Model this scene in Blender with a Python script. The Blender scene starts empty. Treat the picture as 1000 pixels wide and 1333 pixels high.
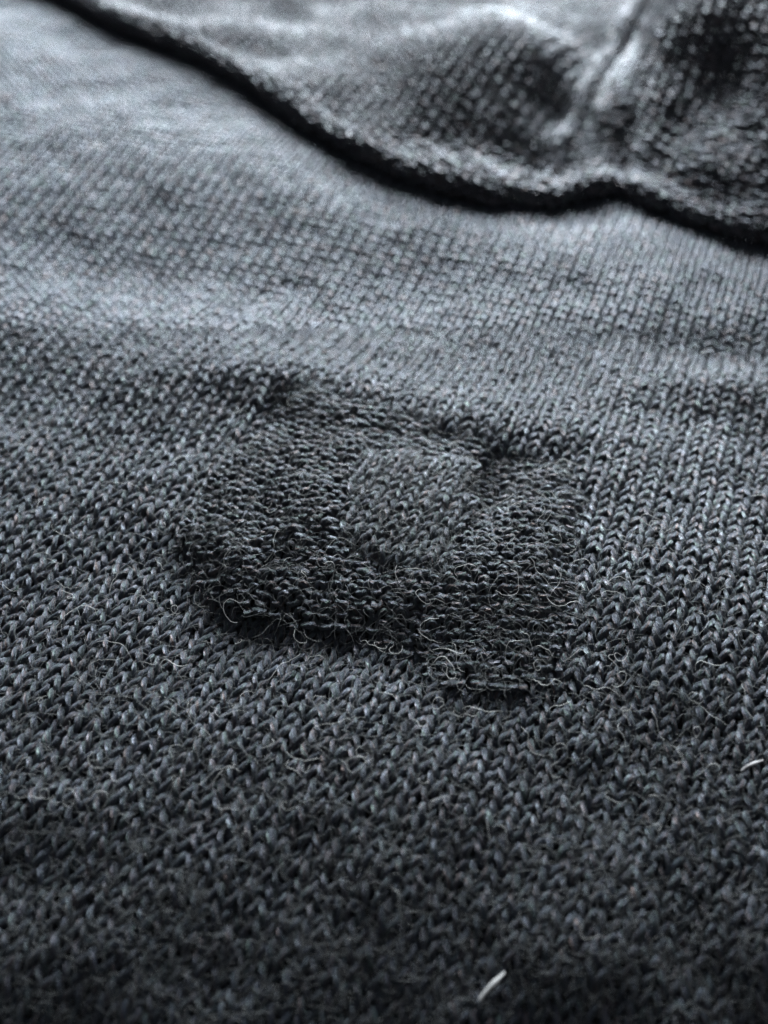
import bpy, math
import numpy as np
from mathutils import Matrix, Vector

rng = np.random.default_rng(7)
sc = bpy.context.scene
MM = 0.001

# ------------------------------------------------------------------ camera
F_PX, CX, CY = 1458.0, 500.0, 666.5          # focal length and centre in photo pixels (1000 x 1333)
PITCH = math.radians(46.4)                   # looking down at the cloth
CAM_H = 71.0                                 # mm above the cloth
cam_d = bpy.data.cameras.new('camera')
cam = bpy.data.objects.new('camera', cam_d)
sc.collection.objects.link(cam)
cam.location = (0, 0, CAM_H * MM)
cam.rotation_euler = (math.pi / 2 - PITCH, 0, 0)
cam_d.sensor_fit = 'HORIZONTAL'
cam_d.sensor_width = 36.0
cam_d.lens = 36.0 * F_PX / 1000.0
cam_d.clip_start = 0.002
cam_d.clip_end = 5.0
cam_d.dof.use_dof = True
cam_d.dof.focus_distance = 89.0 * MM
cam_d.dof.aperture_fstop = 24.5
cam_d.dof.aperture_blades = 6
sc.camera = cam

# ------------------------------------------------------------------ light
w = bpy.data.worlds.new('World'); sc.world = w; w.use_nodes = True
bg = w.node_tree.nodes['Background']
bg.inputs[0].default_value = (0.78, 0.82, 0.86, 1)
bg.inputs[1].default_value = 0.135


def area(name, loc, target, sx, sy, power, col):
    l = bpy.data.lights.new(name, 'AREA'); l.shape = 'RECTANGLE'
    l.size = sx; l.size_y = sy; l.energy = power; l.color = col
    o = bpy.data.objects.new(name, l); sc.collection.objects.link(o)
    o.location = loc
    d = Vector(target) - Vector(loc)
    o.rotation_euler = d.to_track_quat('-Z', 'Y').to_euler()
    return o


area('window_light', (0.04, 0.38, 0.125), (-0.01, 0.13, 0), 0.26, 0.13, 4.8, (0.89, 0.965, 1.0))

sc.view_settings.view_transform = 'Standard'
sc.view_settings.look = 'None'
sc.view_settings.exposure = 0.0
sc.view_settings.gamma = 1.0
sc.cycles.use_denoising = True
sc.cycles.denoiser = 'OPENIMAGEDENOISE'
sc.cycles.denoising_input_passes = 'RGB_ALBEDO_NORMAL'
sc.cycles.denoising_prefilter = 'NONE'
sc.cycles.use_adaptive_sampling = False
sc.cycles.filter_width = 1.5
sc.cycles.sample_clamp_direct = 5.0
sc.cycles.sample_clamp_indirect = 2.0
sc.cycles.max_bounces = 5
sc.cycles.diffuse_bounces = 3
sc.cycles.glossy_bounces = 2
sc.cycles.transmission_bounces = 2

# ------------------------------------------------------------------ helpers
sp, cp = math.sin(PITCH), math.cos(PITCH)


def g(px, py, z=0.0):
    """photo pixel -> point (mm) on the horizontal plane at height z"""
    a, b = (px - CX) / F_PX, -(py - CY) / F_PX
    dx, dy, dz = a, b * sp + cp, b * cp - sp
    t = (z - CAM_H) / dz
    return np.array([dx * t, dy * t])


def project(P):
    """points (mm) -> photo pixels, depth"""
    x, y, z = P[..., 0], P[..., 1], P[..., 2] - CAM_H
    depth = y * cp - z * sp
    up = y * sp + z * cp
    return CX + F_PX * x / depth, CY - F_PX * up / depth, depth


def smooth(x, a, b):
    t = np.clip((x - a) / (b - a), 0, 1)
    return t * t * (3 - 2 * t)


_tab = rng.random((256, 256)) * 2 - 1


def vnoise(x, y):
    x = np.asarray(x, float); y = np.asarray(y, float)
    xi, yi = np.floor(x).astype(int), np.floor(y).astype(int)
    fx, fy = x - xi, y - yi
    fx = fx * fx * (3 - 2 * fx); fy = fy * fy * (3 - 2 * fy)
    t = lambda i, j: _tab[i & 255, j & 255]
    return ((t(xi, yi) * (1 - fx) + t(xi + 1, yi) * fx) * (1 - fy)
            + (t(xi, yi + 1) * (1 - fx) + t(xi + 1, yi + 1) * fx) * fy)


def poly_sd(poly, x, y):
    """signed distance to polygon, positive inside"""
    x = np.asarray(x, float); y = np.asarray(y, float)
    d = np.full(x.shape, 1e9); inside = np.zeros(x.shape, bool)
    n = len(poly)
    for i in range(n):
        ax, ay = poly[i]; bx, by = poly[(i + 1) % n]
        ex, ey = bx - ax, by - ay
        t = np.clip(((x - ax) * ex + (y - ay) * ey) / (ex * ex + ey * ey), 0, 1)
        d = np.minimum(d, np.hypot(x - ax - t * ex, y - ay - t * ey))
        c = ((ay > y) != (by > y)) & (x < (bx - ax) * (y - ay) / (by - ay + 1e-12) + ax)
        inside ^= c
    return np.where(inside, d, -d)


def line_d(pts, x, y):
    d = np.full(np.shape(x), 1e9)
    for i in range(len(pts) - 1):
        ax, ay = pts[i]; bx, by = pts[i + 1]
        ex, ey = bx - ax, by - ay
        t = np.clip(((x - ax) * ex + (y - ay) * ey) / (ex * ex + ey * ey), 0, 1)
        d = np.minimum(d, np.hypot(x - ax - t * ex, y - ay - t * ey))
    return d


def bump(x, y, px, py, a, b, rot, amp):
    """gaussian swell: centre in photo pixels, half widths in mm"""
    c = g(px, py); r = math.radians(rot)
    dx, dy = x - c[0], y - c[1]
    p = dx * math.cos(r) + dy * math.sin(r); q = -dx * math.sin(r) + dy * math.cos(r)
    return amp * np.exp(-(p / a) ** 2 - (q / b) ** 2)


# ------------------------------------------------------------------ cloth shapes
PATCH = np.array([g(*p, 0.6) for p in [(352, 512), (425, 522), (500, 543), (560, 562), (630, 578), (690, 596), (742, 622), (782, 660), (770, 705), (754, 760), (742, 820), (722, 868), (690, 890), (625, 892), (572, 880), (540, 850), (480, 822), (390, 816), (320, 792), (272, 758), (234, 708), (262, 655), (300, 602), (320, 555)]])
CENTRE = np.array([g(*p, 1.8) for p in [(466, 598), (545, 602), (622, 612), (606, 680), (588, 754), (515, 740), (432, 712), (448, 655)]])


def tilt(x, y):
    """the far left of the cloth rises gently away from the camera"""
    return 0.075 * np.clip(y - 104, 0, 45) * (1 - smooth(x, -15, 25))


def H_front(x, y):
    h = bump(x, y, 500, 640, 24, 15, -8, 2.0)
    h = h + bump(x, y, 390, 515, 11, 4.6, -10, 1.3) + bump(x, y, 640, 565, 13, 4.6, -12, 1.1)
    h = h + bump(x, y, 200, 470, 24, 9, -14, 1.2) - bump(x, y, 190, 360, 22, 7, -20, 0.8)
    h = h + bump(x, y, 120, 240, 24, 9, -20, 0.7) - bump(x, y, 560, 420, 18, 7, -8, 0.35)
    h = h + bump(x, y, 930, 515, 12, 4, -5, 1.2) - bump(x, y, 930, 455, 12, 4, -5, 0.9)
    h = h + bump(x, y, 700, 330, 30, 6, -14, 0.8) + bump(x, y, 330, 235, 26, 8, -24, 1.1) + bump(x, y, 880, 760, 9, 12, 20, 0.9)
    h = h - 0.0072 * np.clip(52 - y, 0, None) ** 2
    h = h - bump(x, y, 500, 860, 10, 3.2, -18, 0.7)
    h = h - bump(x, y, 240, 720, 3.5, 5, -25, 0.4)
    h = h + 0.45 * vnoise(x / 14 + 3, y / 14) + 0.26 * vnoise(x / 5, y / 5 + 9) + 0.08 * vnoise(x / 2.2, y / 2.2 + 3)
    h = h + tilt(x, y)
    # cloth dives under the mend
    sd = poly_sd(PATCH, x, y)
    return h - 1.0 * smooth(sd, 0.2, 3.0)


def H_patch(x, y):
    sd = poly_sd(PATCH, x, y); sc_ = poly_sd(CENTRE, x, y)
    h = bump(x, y, 500, 640, 24, 15, -8, 2.0)
    h = h + bump(x, y, 390, 515, 11, 4.6, -10, 1.3) + bump(x, y, 640, 565, 13, 4.6, -12, 1.1)
    h = h + 0.35 * vnoise(x / 6 + 1, y / 6 + 5) + 0.25 * vnoise(x / 2.5 + 1, y / 2.5 + 5)
    h = h + 0.62 * smooth(sd, -0.2, 3.4) + 0.08
    h = h + bump(x, y, 380, 700, 8, 7, 0, 0.4) + bump(x, y, 690, 780, 8, 9, 0, 0.5)
    h = h - bump(x, y, 632, 655, 2.4, 6, -20, 1.9) - bump(x, y, 560, 596, 6, 1.6, -8, 0.6)
    h = h - bump(x, y, 345, 560, 4, 4, 0, 0.8) - bump(x, y, 540, 840, 5, 3, -20, 0.5)
    h = h - 0.5 * smooth(sc_, -0.2, 0.8)
    return h


def H_centre(x, y):
    sc_ = poly_sd(CENTRE, x, y)
    h = bump(x, y, 500, 640, 24, 15, -8, 2.0)
    return h + 0.1 * vnoise(x / 4 + 8, y / 4) + 0.35 * smooth(sc_, -0.6, 1.2) + 0.68 + 0.08 * vnoise(x / 2 + 8, y / 2)


# upper layer: a folded edge lying across the cloth
_edge = [(-150, -70), (-40, -40), (70, 0), (150, 42), (250, 84), (330, 124), (400, 182), (480, 228), (560, 262), (640, 281), (720, 279), (780, 264), (806, 257), (835, 275), (900, 302), (1000, 326), (1150, 350), (1300, 372)]
EDGE = np.array([g(*p) for p in _edge])
for _k in range(4):
    EDGE = np.array([g(*p, float(tilt(*e))) for p, e in zip(_edge, EDGE)])
ES = np.concatenate([[0], np.cumsum(np.hypot(*np.diff(EDGE, axis=0).T))])
AWAY = np.array([0.22, 0.975])
SEAM_PX = [(712, 218), (752, 130), (796, 60), (835, -10), (870, -80)]
SEAM = np.array([g(*p, 4.5) for p in SEAM_PX])
NOTCH_S = ES[12]


def S_fold(s, v):
    ex = np.interp(s, ES, EDGE[:, 0]); ey = np.interp(s, ES, EDGE[:, 1])
    k = 0.6
    ex = (ex + np.interp(s - k, ES, EDGE[:, 0]) + np.interp(s + k, ES, EDGE[:, 0])) / 3
    ey = (ey + np.interp(s - k, ES, EDGE[:, 1]) + np.interp(s + k, ES, EDGE[:, 1])) / 3
    R = 1.25 + 0.25 * vnoise(s / 9, s * 0 + 2) - 0.45 * np.exp(-((s - NOTCH_S) / 2.2) ** 2)
    th = np.clip(v / R, 0, math.pi)
    out = np.where(v < math.pi * R, -1.0 * R * np.sin(th), v - math.pi * R)
    z = R * (1 - np.cos(th))
    x = ex + AWAY[0] * (out + 1.1 * R); y = ey + AWAY[1] * (out + 1.1 * R)
    top = smooth(v, 0.75 * math.pi * R, math.pi * R + 2)
    far = smooth(v, math.pi * R + 0.5, math.pi * R + 6)
    d = line_d(SEAM, x, y)
    bz = 1.3 * np.exp(-(d / 1.1) ** 2) * far
    side = x - np.interp(y, SEAM[:, 1], SEAM[:, 0])
    fb = lambda px, py, a, b, rot, amp: bump(x, y, px, py + 22, a, b, rot, amp)
    bz = bz + far * (fb(640, 112, 13, 15, -12, 6.5) * (1 - smooth(side, -7.0, -0.5)) - fb(660, 222, 14, 6, -10, 1.6) - fb(330, 20, 30, 14, -20, 2.0)
                     - fb(772, 185, 3, 6, 0, 0.5))
    right = smooth(side, 1.0, 9.0) * far
    bz = bz + right * (0.40 * np.clip(v - math.pi * R, 0, 30) + 1.7 * vnoise(x / 7 + 2.3, y / 11 + 0.4) + 0.5 * vnoise(x / 3.5 + 7, y / 5))
    bz = bz + 0.8 * top * vnoise(x / 7, y / 7 + 4)
    hb = H_base(ex, ey)
    return np.stack([x, y, z + bz + hb + 0.25], -1)


def H_base(x, y):
    return bump(x, y, 120, 240, 24, 9, -20, 0.7) + bump(x, y, 700, 330, 30, 6, -14, 0.8) + bump(x, y, 330, 235, 26, 8, -24, 1.1) + tilt(x, y)


# ------------------------------------------------------------------ materials
def yarn_mat(name, c0, c1, rough=0.34, sheen=0.15, spec=1.0, relief=1.0):
    m = bpy.data.materials.new(name); m.use_nodes = True
    nt = m.node_tree; N = nt.nodes; L = nt.links
    b = N['Principled BSDF']
    at = N.new('ShaderNodeAttribute'); at.attribute_name = 'yarn'
    ti = N.new('ShaderNodeAttribute'); ti.attribute_name = 'tint'
    mp = N.new('ShaderNodeMapping'); mp.inputs['Scale'].default_value = (1.3, 4.2, 4.2)
    L.new(at.outputs['Vector'], mp.inputs['Vector'])
    n1 = N.new('ShaderNodeTexNoise'); n1.inputs['Scale'].default_value = 1.0
    n1.inputs['Detail'].default_value = 3.0; n1.inputs['Roughness'].default_value = 0.65
    L.new(mp.outputs[0], n1.inputs['Vector'])
    cr = N.new('ShaderNodeValToRGB')
    cr.color_ramp.elements[0].position = 0.33; cr.color_ramp.elements[0].color = (*c0, 1)
    cr.color_ramp.elements[1].position = 0.72; cr.color_ramp.elements[1].color = (*c1, 1)
    L.new(n1.outputs['Fac'], cr.inputs[0])
    # melange: fibre colour drifts between blue, brown and green-grey along the yarn
    mp2 = N.new('ShaderNodeMapping'); mp2.inputs['Scale'].default_value = (0.45, 1.6, 1.6)
    mp2.inputs['Location'].default_value = (11, 3, 5)
    L.new(at.outputs['Vector'], mp2.inputs['Vector'])
    n2 = N.new('ShaderNodeTexNoise'); n2.inputs['Scale'].default_value = 1.0; n2.inputs['Detail'].default_value = 2.0
    L.new(mp2.outputs[0], n2.inputs['Vector'])
    cr2 = N.new('ShaderNodeValToRGB')
    e = cr2.color_ramp.elements
    e[0].position = 0.3; e[0].color = (1.28, 0.93, 0.84, 1)
    e[1].position = 0.5; e[1].color = (0.86, 0.96, 1.25, 1)
    e2 = e.new(0.68); e2.color = (0.86, 1.16, 1.02, 1)
    L.new(n2.outputs['Fac'], cr2.inputs[0])
    mx = N.new('ShaderNodeMix'); mx.data_type = 'RGBA'; mx.blend_type = 'MULTIPLY'; mx.inputs[0].default_value = 1
    L.new(cr.outputs[0], mx.inputs[6]); L.new(cr2.outputs[0], mx.inputs[7])
    L.new(cr2.outputs[0], b.inputs['Specular Tint'])
    ma = N.new('ShaderNodeMath'); ma.operation = 'MULTIPLY_ADD'; ma.inputs[1].default_value = 0.9; ma.inputs[2].default_value = 0.55
    L.new(ti.outputs['Fac'], ma.inputs[0])
    vm = N.new('ShaderNodeVectorMath'); vm.operation = 'SCALE'
    L.new(mx.outputs[2], vm.inputs[0]); L.new(ma.outputs[0], vm.inputs['Scale'])
    L.new(vm.outputs[0], b.inputs['Base Color'])
    b.inputs['Roughness'].default_value = rough
    b.inputs['Specular IOR Level'].default_value = spec
    b.inputs['Sheen Weight'].default_value = sheen
    b.inputs['Sheen Roughness'].default_value = 0.45
    b.inputs['Sheen Tint'].default_value = (0.85, 0.93, 1, 1)
    mp3 = N.new('ShaderNodeMapping'); mp3.inputs['Scale'].default_value = (0.8, 7.0, 7.0)
    L.new(at.outputs['Vector'], mp3.inputs['Vector'])
    n3 = N.new('ShaderNodeTexNoise'); n3.inputs['Scale'].default_value = 1.0; n3.inputs['Detail'].default_value = 2.5
    L.new(mp3.outputs[0], n3.inputs['Vector'])
    bu = N.new('ShaderNodeBump'); bu.inputs['Strength'].default_value = relief
    bu.inputs['Distance'].default_value = 0.00026
    L.new(n3.outputs['Fac'], bu.inputs['Height']); L.new(bu.outputs[0], b.inputs['Normal'])
    return m


def plain_mat(name, col, rough=0.7, sheen=0.0, trans=0.0):
    m = bpy.data.materials.new(name); m.use_nodes = True
    nt = m.node_tree; N = nt.nodes; L = nt.links
    b = N['Principled BSDF']
    tc = N.new('ShaderNodeTexCoord'); n = N.new('ShaderNodeTexNoise')
    n.inputs['Scale'].default_value = 900.0; n.inputs['Detail'].default_value = 3
    L.new(tc.outputs['Object'], n.inputs['Vector'])
    cr = N.new('ShaderNodeValToRGB')
    cr.color_ramp.elements[0].color = (*[c * 0.6 for c in col], 1); cr.color_ramp.elements[0].position = 0.3
    cr.color_ramp.elements[1].color = (*[min(1, c * 1.35) for c in col], 1); cr.color_ramp.elements[1].position = 0.7
    L.new(n.outputs['Fac'], cr.inputs[0]); L.new(cr.outputs[0], b.inputs['Base Color'])
    b.inputs['Roughness'].default_value = rough
    b.inputs['Sheen Weight'].default_value = sheen
    if trans:                                   # thin wool fibre lets light through
        tr = N.new('ShaderNodeBsdfTranslucent'); L.new(cr.outputs[0], tr.inputs['Color'])
        mi = N.new('ShaderNodeMixShader'); mi.inputs[0].default_value = trans
        L.new(b.outputs[0], mi.inputs[1]); L.new(tr.outputs[0], mi.inputs[2])
        L.new(mi.outputs[0], N['Material Output'].inputs['Surface'])
    return m


M_FRONT = yarn_mat('charcoal_wool', (0.004, 0.006, 0.010), (0.031, 0.038, 0.050))
M_FAR = yarn_mat('charcoal_wool_far', (0.004, 0.006, 0.010), (0.031, 0.038, 0.050), rough=0.46, relief=0.3)
M_PATCH = yarn_mat('mending_wool', (0.006, 0.007, 0.008), (0.040, 0.044, 0.046))
M_FOLD = yarn_mat('folded_wool', (0.011, 0.007, 0.007), (0.050, 0.042, 0.044), rough=0.50, relief=0.3)
M_BACK = plain_mat('wool_inside', (0.012, 0.013, 0.016), 0.9)
M_FUZZ = plain_mat('fuzz_fibre', (0.34, 0.35, 0.355), 0.22, trans=0.4)
M_LOOSE = plain_mat('pale_fibre', (0.85, 0.85, 0.83), 0.3, trans=0.5)
M_LINT = plain_mat('white_lint', (0.80, 0.80, 0.82), 0.5)


# ------------------------------------------------------------------ mesh building
def new_obj(name, V, Q, mat, parent, attrs=None, kind=None):
    me = bpy.data.meshes.new(name)
    V = np.ascontiguousarray(V, np.float32); Q = np.ascontiguousarray(Q, np.int32)
    me.vertices.add(len(V)); me.vertices.foreach_set('co', (V * MM).ravel())
    k = Q.shape[1]
    me.loops.add(Q.size); me.loops.foreach_set('vertex_index', Q.ravel())
    me.polygons.add(len(Q))
    me.polygons.foreach_set('loop_start', np.arange(0, Q.size, k, dtype=np.int32))
    me.polygons.foreach_set('use_smooth', np.ones(len(Q), bool))
    me.update(calc_edges=True)
    if attrs:
        a = me.attributes.new('yarn', 'FLOAT_VECTOR', 'POINT')
        a.data.foreach_set('vector', np.ascontiguousarray(attrs[0], np.float32).ravel())
        a = me.attributes.new('tint', 'FLOAT', 'POINT')
        a.data.foreach_set('value', np.ascontiguousarray(attrs[1], np.float32).ravel())
    me.materials.append(mat)
    o = bpy.data.objects.new(name, me); sc.collection.objects.link(o)
    if parent is not None:
        o.parent = parent
        o.matrix_parent_inverse = parent.matrix_world.inverted() if parent.type == 'EMPTY' else Matrix.Identity(4)
    if kind: o['kind'] = kind
    return o


def tubes(C, Rad, Nref, sides, phase=None, ply=0.0, twist=None):
    """C (n,m+2,3) with one extra point at each end -> V (n,m,sides,3)"""
    T = C[:, 2:] - C[:, :-2]
    T /= np.linalg.norm(T, axis=-1, keepdims=True) + 1e-9
    P = C[:, 1:-1]
    B = np.cross(T, Nref); B /= np.linalg.norm(B, axis=-1, keepdims=True) + 1e-9
    N2 = np.cross(B, T)
    ph = np.linspace(0, 2 * math.pi, sides, endpoint=False)[None, None, :]
    r = Rad[..., None] * np.ones_like(ph)
    if ply: r = r * (1 + ply * np.cos(2 * (ph - twist[..., None])))
    return P[:, :, None, :] + r[..., None] * (np.cos(ph)[..., None] * B[:, :, None, :] + np.sin(ph)[..., None] * N2[:, :, None, :])


def tube_quads(m, sides):
    i = np.arange(m - 1)[:, None]; j = np.arange(sides)[None, :]
    j2 = (j + 1) % sides
    q = np.stack([i * sides + j, i * sides + j2, (i + 1) * sides + j2, (i + 1) * sides + j], -1)
    return q.reshape(-1, 4)


def normal_of(S, u, v, e=0.05):
    du = S(u + e, v) - S(u - e, v); dv = S(u, v + e) - S(u, v - e)
    n = np.cross(du, dv); n /= np.linalg.norm(n, axis=-1, keepdims=True) + 1e-9
    return n


def loop_path(S, frame, W, Hh, i, j, t, face, rad, seed, jit, dep=1.0, loopa=1.5, looph=4.4):
    """yarn centre line of stitch (i, j) at loop parameter t: points, surface normals, radius, twist, length"""
    o, eu, ev = frame
    s = i + t / (2 * math.pi)
    k = W / (2 * math.pi); kv = Hh / 5.0
    a1 = vnoise(s * 1.7 + 31 * seed, j * 7.31 + seed); a2 = vnoise(s * 1.3 + 57, j * 5.17 + 2 * seed)
    a3 = vnoise(s * 2.3 + 91, j * 3.77 + 4 * seed); a4 = vnoise(s * 0.9 + 11, j * 9.1 + 7 * seed)
    tt = t + 0 * i
    if callable(jit): jit = jit(o[1] + s * W * eu[1] + j * Hh * ev[1])
    x = k * (tt + loopa * (1 + 0.16 * jit * a4) * np.sin(2 * tt)) + i * W + 0.085 * W * jit * a1
    y = j * Hh - kv * looph * (1 + 0.05 * jit * a3) * np.cos(tt) + 0.10 * Hh * jit * a2
    z = -face * dep * k * np.cos(2 * tt) + 0.06 * W * jit * a3
    u = o[0] + x * eu[0] + y * ev[0]; v = o[1] + x * eu[1] + y * ev[1]
    N = normal_of(S, u, v)
    C = S(u, v) + N * z[..., None]
    th = s * W * 6.5 + 3.0 * vnoise(j, j * 0 + seed)
    R = rad * (1 + 0.12 * jit * a2 + 0.08 * jit * a1)
    return C, N, R, th, s


def knit(S, frame, W, Hh, idx, seg, sides, face=1, rad=0.2, seed=0, dep=1.0, jit=1.0, loopa=1.5):
    """stitches idx (n,2) [wale, course] of a weft knit on surface S(u,v).
    frame: origin and the unit vectors of courses and wales in the u,v plane."""
    m = seg + 1
    t = (np.arange(-1, m + 1) / seg)[None, :] * 2 * math.pi
    i = idx[:, 0][:, None].astype(float); j = idx[:, 1][:, None].astype(float)
    C, N, R, th, s = loop_path(S, frame, W, Hh, i, j, t, face, rad, seed, jit, dep, loopa)
    th = th[:, 1:-1]
    V = tubes(C, R[:, 1:-1], N[:, 1:-1], sides, ply=0.26 if sides > 5 else 0, twist=th)
    ph = np.linspace(0, 2 * math.pi, sides, endpoint=False)[None, None, :] - th[..., None]
    al = (s[:, 1:-1, None] * 6.0 + j[:, :, None] * 37.3) + 0 * ph
    Y = np.stack([al, np.cos(ph) + 0 * al, np.sin(ph) + 0 * al], -1)
    tn = 0.5 + 0.5 * np.clip(0.7 * vnoise(s * 0.8 + 5, j * 4.3 + seed) + 0.6 * vnoise(i * 1.0 + 0.5, j * 1.7 + 3), -1, 1)
    Tn = np.repeat(tn[:, 1:-1, None], sides, 2)
    return V, Y, Tn


def yarn_hairs(S, frame, W, Hh, idx, per, face=1, rad=0.2, seed=0, dep=1.0, jit=1.0, loopa=1.5, seg=6, fly=0.22):
    """single wool fibres that run along the yarn and stand a little off it"""
    idx = np.repeat(idx, per, 0); n = len(idx); m = seg + 3
    i = idx[:, 0][:, None].astype(float); j = idx[:, 1][:, None].astype(float)
    t0 = rng.random((n, 1)) * 2 * math.pi; span = rng.uniform(0.9, 2.4, (n, 1))
    q = np.linspace(0, 1, m)[None, :]
    t = t0 + span * q
    e = 0.03
    C, N, R, th, s = loop_path(S, frame, W, Hh, i, j, t, face, rad, seed, jit, dep, loopa)
    C2 = loop_path(S, frame, W, Hh, i, j, t + e, face, rad, seed, jit, dep, loopa)[0]
    T = C2 - C; T /= np.linalg.norm(T, axis=-1, keepdims=True) + 1e-9
    B = np.cross(T, N); B /= np.linalg.norm(B, axis=-1, keepdims=True) + 1e-9
    N2 = np.cross(B, T)
    ph = rng.random((n, 1)) * 2 * math.pi + th * 0.4 + rng.normal(0, 0.5, (n, 1)) * q
    lift = 1.04 + fly * rng.random((n, 1)) ** 2 * np.sin(math.pi * q) + rng.uniform(0, 0.9, (n, 1)) ** 3 * q ** 2
    rr = R * lift
    P = C + rr[..., None] * (np.cos(ph)[..., None] * B + np.sin(ph)[..., None] * N2)
    Rf = rng.uniform(0.009, 0.016, (n, 1)) * (1 - 0.5 * np.abs(2 * q[:, 1:-1] - 1) ** 3)
    return tubes(P, Rf, N[:, 1:-1], 3)


def emit(V, Y, Tn, mat, parent, name='knit_stitches'):
    n, m, sd, _ = V.shape
    q = tube_quads(m, sd)
    Q = (q[None] + (np.arange(n) * m * sd)[:, None, None]).reshape(-1, 4)
    return new_obj(name, V.reshape(-1, 3), Q, mat, parent, (Y.reshape(-1, 3), Tn.reshape(-1)), 'stuff')


def emit_single(V, Y, Tn, mat, parent):
    n, m, sd, _ = V.shape; q = tube_quads(m, sd)
    for k in range(n):
        new_obj('stitch', V[k].reshape(-1, 3), q, mat, parent, (Y[k].reshape(-1, 3), Tn[k].reshape(-1)))


def sheet(name, S, us, vs, mat, parent, drop, keep=None):
    U, Vv = np.meshgrid(us, vs, indexing='ij')
    N = normal_of(S, U, Vv); P = S(U, Vv) - N * drop
    nu, nv = U.shape
    a = np.arange(nu * nv).reshape(nu, nv)
    Q = np.stack([a[:-1, :-1], a[1:, :-1], a[1:, 1:], a[:-1, 1:]], -1).reshape(-1, 4)
    if keep is not None:
        kk = keep(U, Vv).ravel(); Q = Q[kk[Q].all(1)]
    return new_obj(name, P.reshape(-1, 3), Q, mat, parent)


# ------------------------------------------------------------------ the sweater
c0 = g(500, 660)
sweater = bpy.data.objects.new('sweater', None); sc.collection.objects.link(sweater)
sweater.location = (c0[0] * MM, c0[1] * MM, 0)
sweater.empty_display_size = 0.02
sweater['label'] = 'charcoal fine-knit wool sweater with a knitted mend and a folded edge behind'
sweater['category'] = 'sweater'
bpy.context.view_layer.update()

S_front = lambda u, v: np.stack([u, v, H_front(u, v)], -1)
S_patch = lambda u, v: np.stack([u, v, H_patch(u, v)], -1)
S_cent = lambda u, v: np.stack([u, v, H_centre(u, v)], -1)
_es = np.argsort(EDGE[:, 0])


def edge_y(x):
    return np.interp(x, EDGE[_es, 0], EDGE[_es, 1])


X0, X1, Y0, Y1 = -78, 82, 12, 196
front = sheet('front_panel', S_front, np.arange(X0, X1, 1.0), np.arange(Y0, Y1, 1.0), M_BACK, sweater, 0.42,
              keep=lambda u, v: v < edge_y(u) + 6)
front['label'] = 'flat charcoal knitted front below the folded edge'

YAW = math.radians(20.7)
WALE, COURSE = 1.54, 1.10
eu = (math.cos(YAW), -math.sin(YAW)); ev = (math.sin(YAW), math.cos(YAW))


def grid(o, eu, ev, W, Hh, x0, x1, y0, y1):
    cs = np.array([[x, y] for x in (x0, x1) for y in (y0, y1)]) - np.array(o)
    a = cs @ np.array(eu) / W; b = cs @ np.array(ev) / Hh
    I, J = np.meshgrid(np.arange(int(a.min()) - 1, int(a.max()) + 2), np.arange(int(b.min()) - 1, int(b.max()) + 2), indexing='ij')
    idx = np.stack([I.ravel(), J.ravel()], -1)
    x = o[0] + (idx[:, 0] + .5) * W * eu[0] + idx[:, 1] * Hh * ev[0]
    y = o[1] + (idx[:, 0] + .5) * W * eu[1] + idx[:, 1] * Hh * ev[1]
    k = (x > x0) & (x < x1) & (y > y0) & (y < y1)
    return idx[k], x[k], y[k]


o = (c0[0], c0[1])
idx, x, y = grid(o, eu, ev, WALE, COURSE, X0, X1, Y0, Y1)
px, py, dep = project(np.stack([x, y, H_front(x, y)], -1))
sdp = poly_sd(PATCH, x, y)
keep = (y < edge_y(x) + 4) & (sdp < 2.2) & (px > -160) & (px < 1160) & (py < 1480)
idx, px, py, dep = idx[keep], px[keep], py[keep], dep[keep]
infr = (px > 5) & (px < 995) & (py > 5) & (py < 1325)
order = np.argsort(np.where(infr, dep, 1e9))
big = np.zeros(len(idx), bool); big[order[:300]] = True
inmar = (px > -25) & (px < 1025) & (py < 1365)
hi = ~big & inmar & (py > 430) & (py < 1120)
mid = ~big & inmar & ~hi
lo = ~big & ~inmar
fr = (o, eu, ev)
RAD = 0.245
kw = dict(rad=RAD, seed=1, jit=lambda yy: 1.6 - 0.75 * smooth(yy, 80, 112))
emit_single(*knit(S_front, fr, WALE, COURSE, idx[big], 16, 8, **kw), M_FRONT, front)
emit(*knit(S_front, fr, WALE, COURSE, idx[hi], 18, 8, **kw), M_FRONT, front)
emit(*knit(S_front, fr, WALE, COURSE, idx[mid], 12, 6, **kw), M_FAR, front)
emit(*knit(S_front, fr, WALE, COURSE, idx[lo], 12, 4, **kw), M_FAR, front)
print('front stitches', big.sum(), hi.sum(), mid.sum(), lo.sum())

HAIR = []
sharp = (hi | big) & (py > 430)
HAIR.append((front, yarn_hairs(S_front, fr, WALE, COURSE, idx[sharp], 8, **kw)))
# ------------------------------------------------------------------ the mend: purl side out, small knit-side square in the middle
bx0, by0 = PATCH.min(0) - 2; bx1, by1 = PATCH.max(0) + 2
patch = sheet('mending_patch', S_patch, np.arange(bx0, bx1, .5), np.arange(by0, by1, .5), M_BACK, sweater, 0.42,
              keep=lambda u, v: poly_sd(PATCH, u, v) > -0.2)
patch['label'] = 'raised darker purl-side mend with frayed fuzzy edges'
PY = math.radians(3.0)
peu = (math.cos(PY), -math.sin(PY)); pev = (math.sin(PY), math.cos(PY))
idx, x, y = grid(o, peu, pev, 1.32, 0.96, bx0, bx1, by0, by1)
sdp = poly_sd(PATCH, x, y) + 0.3 * vnoise(x * 1.3, y * 1.3); sdc = poly_sd(CENTRE, x, y)
k = (sdp > 0.0) & (sdc < 0.5); idx, x, y = idx[k], x[k], y[k]
_, _, dep = project(np.stack([x, y, H_patch(x, y)], -1))
od = np.argsort(dep); pf = (o, peu, pev)
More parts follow.
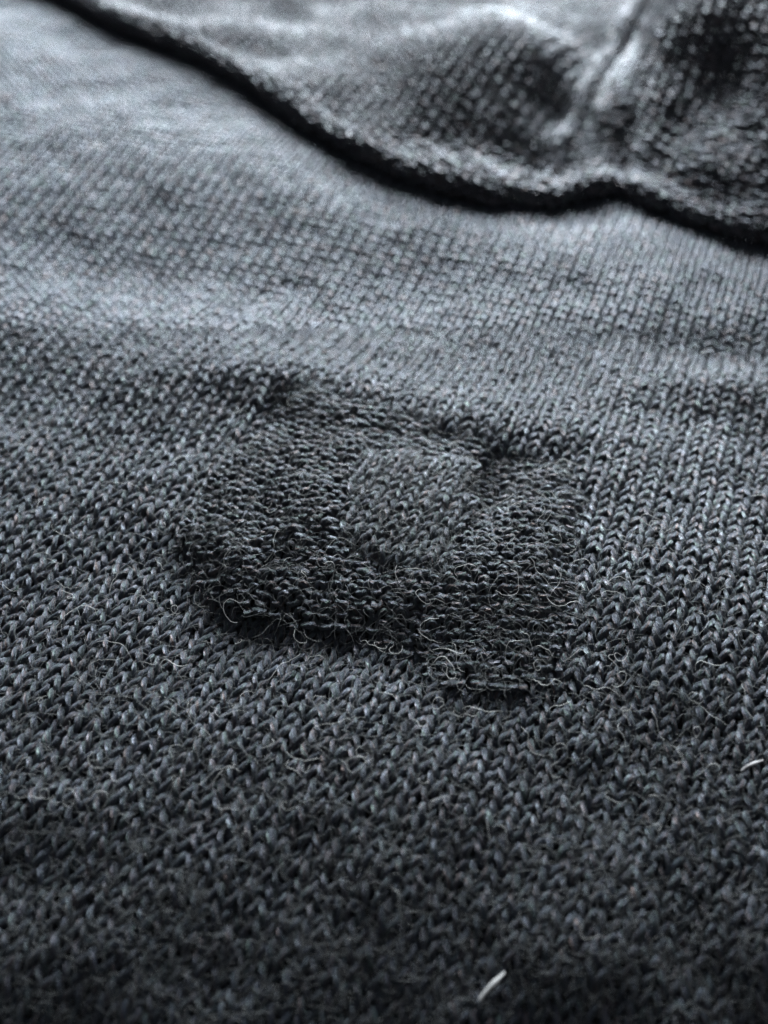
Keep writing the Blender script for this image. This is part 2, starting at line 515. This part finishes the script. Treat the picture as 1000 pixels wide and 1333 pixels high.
kw = dict(rad=0.242, seed=5, face=-1, dep=1.15, jit=2.0, loopa=1.1)
emit_single(*knit(S_patch, pf, 1.32, 0.96, idx[od[:300]], 16, 8, **kw), M_PATCH, patch)
emit(*knit(S_patch, pf, 1.32, 0.96, idx[od[300:]], 16, 8, **kw), M_PATCH, patch)
HAIR.append((patch, yarn_hairs(S_patch, pf, 1.32, 0.96, idx, 5, fly=0.25, **kw)))
print('patch stitches', len(idx))

cx0, cy0 = CENTRE.min(0) - 1; cx1, cy1 = CENTRE.max(0) + 1
cent = sheet('centre_square', S_cent, np.arange(cx0, cx1, .4), np.arange(cy0, cy1, .4), M_BACK, sweater, 0.42,
             keep=lambda u, v: poly_sd(CENTRE, u, v) > -0.3)
cent['label'] = 'small puffy knit-side square in the middle of the mend'
CYW = math.radians(24)
ceu = (math.cos(CYW), -math.sin(CYW)); cev = (math.sin(CYW), math.cos(CYW))
idx, x, y = grid(o, ceu, cev, 1.34, 1.02, cx0, cx1, cy0, cy1)
k = poly_sd(CENTRE, x, y) > -0.1
emit_single(*knit(S_cent, (o, ceu, cev), 1.34, 1.02, idx[k], 18, 8, rad=0.235, seed=9, jit=2.0), M_PATCH, cent)
HAIR.append((cent, yarn_hairs(S_cent, (o, ceu, cev), 1.34, 1.02, idx[k], 10, rad=0.235, seed=9, jit=2.0, fly=0.4)))
print('centre', k.sum())

# ------------------------------------------------------------------ folded layer along the top
VMAX = 62.0
fold = sheet('folded_layer', S_fold, np.arange(ES[0], ES[-1], 1.0), np.arange(0.0, VMAX, 0.6), M_BACK, sweater, 0.42)
fold['label'] = 'blurred folded-over layer with thick dark rolled edge and raised seam'
FY = math.radians(14)
feu = (math.cos(FY), -math.sin(FY)); fev = (math.sin(FY), math.cos(FY))
idx, s, v = grid((0, 0), feu, fev, WALE, COURSE, ES[0] + 1, ES[-1] - 1, 0.6, VMAX - 1)
P = S_fold(s, v); px, py, dep = project(P)
k = (px > -120) & (px < 1120) & (py > -130); idx, px, py, dep = idx[k], px[k], py[k], dep[k]
infr = (px > 5) & (px < 995) & (py > 5)
od = np.argsort(np.where(infr, dep, 1e9)); ff = ((0, 0), feu, fev)
fkw = dict(rad=RAD, seed=3, face=-1, jit=2.4)
emit_single(*knit(S_fold, ff, WALE, COURSE, idx[od[:300]], 12, 6, **fkw), M_FOLD, fold)
emit(*knit(S_fold, ff, WALE, COURSE, idx[od[300:]], 10, 4, **fkw), M_FOLD, fold)
print('fold', len(idx))


# ------------------------------------------------------------------ fuzz and loose fibres
def fibres(S, x, y, length, lift, rad, curl, seg=5, z0=0.55, r=rng, heading=None):
    n = len(x)
    h = r.random(n) * 2 * math.pi if heading is None else heading
    m = seg + 3
    pts = np.zeros((n, m, 2)); pts[:, 0, 0] = x; pts[:, 0, 1] = y
    dh = r.normal(0, curl, n); st = length / seg
    for q in range(1, m):
        dh = 0.75 * dh + r.normal(0, curl * 0.7, n)
        h = h + dh
        pts[:, q, 0] = pts[:, q - 1, 0] + np.cos(h) * st
        pts[:, q, 1] = pts[:, q - 1, 1] + np.sin(h) * st
    t = np.linspace(0, 1, m)[None, :]
    ph = r.random(n)[:, None] * 0.6 + 0.7
    z = z0 - 0.18 + lift[:, None] * np.sin(math.pi * t * ph) + 0.04 * r.normal(size=(n, m))
    C = S(pts[..., 0], pts[..., 1]); C[..., 2] += z
    Nr = np.zeros((n, m - 2, 3)); Nr[..., 2] = 1
    tt = t[:, 1:-1]
    R = rad[:, None] * (1 - 0.55 * np.abs(2 * tt - 1) ** 3)
    return tubes(C, R, Nr, 3)


def emit_fuzz(Vs, mat, parent):
    n, m, sd, _ = Vs.shape; q = tube_quads(m, sd)
    Q = (q[None] + (np.arange(n) * m * sd)[:, None, None]).reshape(-1, 4)
    return new_obj('fuzz', Vs.reshape(-1, 3), Q, mat, parent, None, 'stuff')


def sample_px(n, x0, x1, y0, y1, z=0.0):
    a = rng.random(n) * (x1 - x0) + x0; b = rng.random(n) * (y1 - y0) + y0
    dx, dyc = (a - CX) / F_PX, -(b - CY) / F_PX
    d2 = dyc * sp + cp; dz = dyc * cp - sp
    t = (z - CAM_H) / dz
    return dx * t, d2 * t


for par, Vh in HAIR:
    emit_fuzz(Vh, M_FUZZ, par)
x, y = sample_px(10000, -30, 1030, 330, 1370)
k = (poly_sd(PATCH, x, y) < 0.5) & (y < edge_y(x) - 2); x, y = x[k], y[k]; n = len(x)
emit_fuzz(fibres(S_front, x, y, rng.uniform(0.7, 2.4, n), rng.uniform(0.02, 0.35, n), rng.uniform(0.009, 0.015, n), 0.28), M_FUZZ, front)
x, y = sample_px(3200, 225, 800, 490, 920, 2.5)
k = (poly_sd(PATCH, x, y) > -0.6) & (poly_sd(CENTRE, x, y) < 0.0); x, y = x[k], y[k]; n = len(x)
emit_fuzz(fibres(S_patch, x, y, rng.uniform(0.7, 2.6, n), rng.uniform(0.05, 0.5, n), rng.uniform(0.009, 0.015, n), 0.34), M_FUZZ, patch)
x, y = sample_px(900, 430, 620, 580, 755, 3)
k = poly_sd(CENTRE, x, y) > 0.0; x, y = x[k], y[k]; n = len(x)
emit_fuzz(fibres(S_cent, x, y, rng.uniform(0.7, 2.2, n), rng.uniform(0.05, 0.4, n), rng.uniform(0.009, 0.015, n), 0.34), M_FUZZ, cent)


def loose(S, plist, parent, z):
    for (pxx, pyy, ln, hd) in plist:
        c = g(pxx, pyy, z)
        V = fibres(S, c[:1], c[1:], np.array([ln]), np.array([rng.uniform(.3, .7)]), np.array([rng.uniform(.012, .022)]),
                   0.36, seg=14, z0=0.6, heading=np.array([math.radians(hd)]))
        new_obj('loose_fibre', V.reshape(-1, 3), tube_quads(V.shape[1], 3), M_LOOSE, parent)


_pf = [(rng.uniform(300, 760), rng.uniform(540, 880), rng.uniform(1.5, 4.0), rng.uniform(0, 360)) for _ in range(60)]
_pf = [f for f in _pf if poly_sd(PATCH, *g(f[0], f[1], 2.0)) > -1]
loose(S_patch, _pf + [(615, 668, 6.0, 20), (690, 640, 6.5, -10), (680, 655, 4.0, -80), (660, 745, 4.5, -15), (705, 765, 4.0, -80), (555, 775, 3.0, 0), (720, 600, 3.0, 10), (645, 690, 3.5, -70), (470, 520, 4.0, -80), (400, 540, 4.0, 160), (350, 655, 3.0, -60), (560, 830, 3.5, 0), (500, 820, 3.0, -50), (420, 850, 3.5, 10), (590, 700, 2.4, -20), (640, 790, 3.0, 100), (690, 870, 3.0, 10), (570, 900, 3.0, 60), (455, 620, 3.0, 30), (520, 760, 3.0, 60), (730, 720, 3.0, 30), (610, 860, 3.2, 170)], patch, 2.5)
fl = [(245, 560, 4.0, -60), (770, 670, 4.0, 20), (230, 720, 4.5, 40), (85, 720, 2.4, 200), (120, 830, 4.0, -30), (215, 860, 3.0, -60), (850, 700, 4.0, 20), (930, 640, 3.5, 40), (870, 960, 3.0, 10), (470, 1000, 3.0, 70), (330, 900, 3.0, 45), (600, 920, 3.5, 70), (700, 930, 3.0, 0), (120, 1040, 3.0, -10), (60, 1020, 3.0, 30), (250, 1010, 3.5, 10), (0, 1005, 2.6, 5), (760, 1170, 2.4, -60), (945, 535, 3.5, 60), (830, 610, 3.5, 30), (640, 1060, 2.6, 0), (320, 1090, 2.6, 60), (390, 840, 4, -60), (800, 880, 3.0, 60), (510, 1135, 2.2, -50), (905, 780, 3.0, 110), (180, 650, 3, 30)]
for _ in range(170):
    fl.append((rng.uniform(10, 990), rng.uniform(500, 1060), rng.uniform(1.5, 3.5), rng.uniform(0, 360)))
fl = [f for f in fl if poly_sd(PATCH, *g(f[0], f[1], 1.5)) < 0.2]
loose(S_front, fl, front, 1.0)


# ------------------------------------------------------------------ lint
def lint(name, label, a, b, width, mat, z=0.75):
    pa, pb = g(*a, 0.3), g(*b, 0.3)
    n, sd = 9, 8
    t = np.linspace(0, 1, n)
    V = []
    d = pb - pa; nrm = np.array([-d[1], d[0]]) / np.hypot(*d)
    for k in range(n):
        c = pa + d * t[k] + nrm * 0.03 * math.sin(5 * t[k])
        h = H_front(*c) + z + 0.15 * math.sin(3.1 * t[k])
        wd = width * (0.25 + math.sin(math.pi * min(1, t[k] * 0.85 + 0.08)) ** 0.8) * (1 + 0.15 * math.sin(13 * t[k]))
        for q in range(sd):
            f = 2 * math.pi * q / sd
            o2 = c + nrm * wd * math.cos(f)
            V.append((o2[0], o2[1], h + 0.45 * wd * math.sin(f)))
    Q = tube_quads(n, sd)
    ob = new_obj(name, np.array(V), Q, mat, None)
    ob['label'] = label; ob['category'] = 'lint'
    return ob


lint('lint_fleck', 'small bright white lint fleck lying on the dark knit near the camera', (628, 1274), (662, 1240), 0.12, M_LINT)
M_LINT2 = plain_mat('grey_lint', (0.42, 0.41, 0.42), 0.6)
lint('lint_fleck', 'pale grey lint wisp caught on the knit at the right edge', (966, 1001), (994, 988), 0.09, M_LINT2)
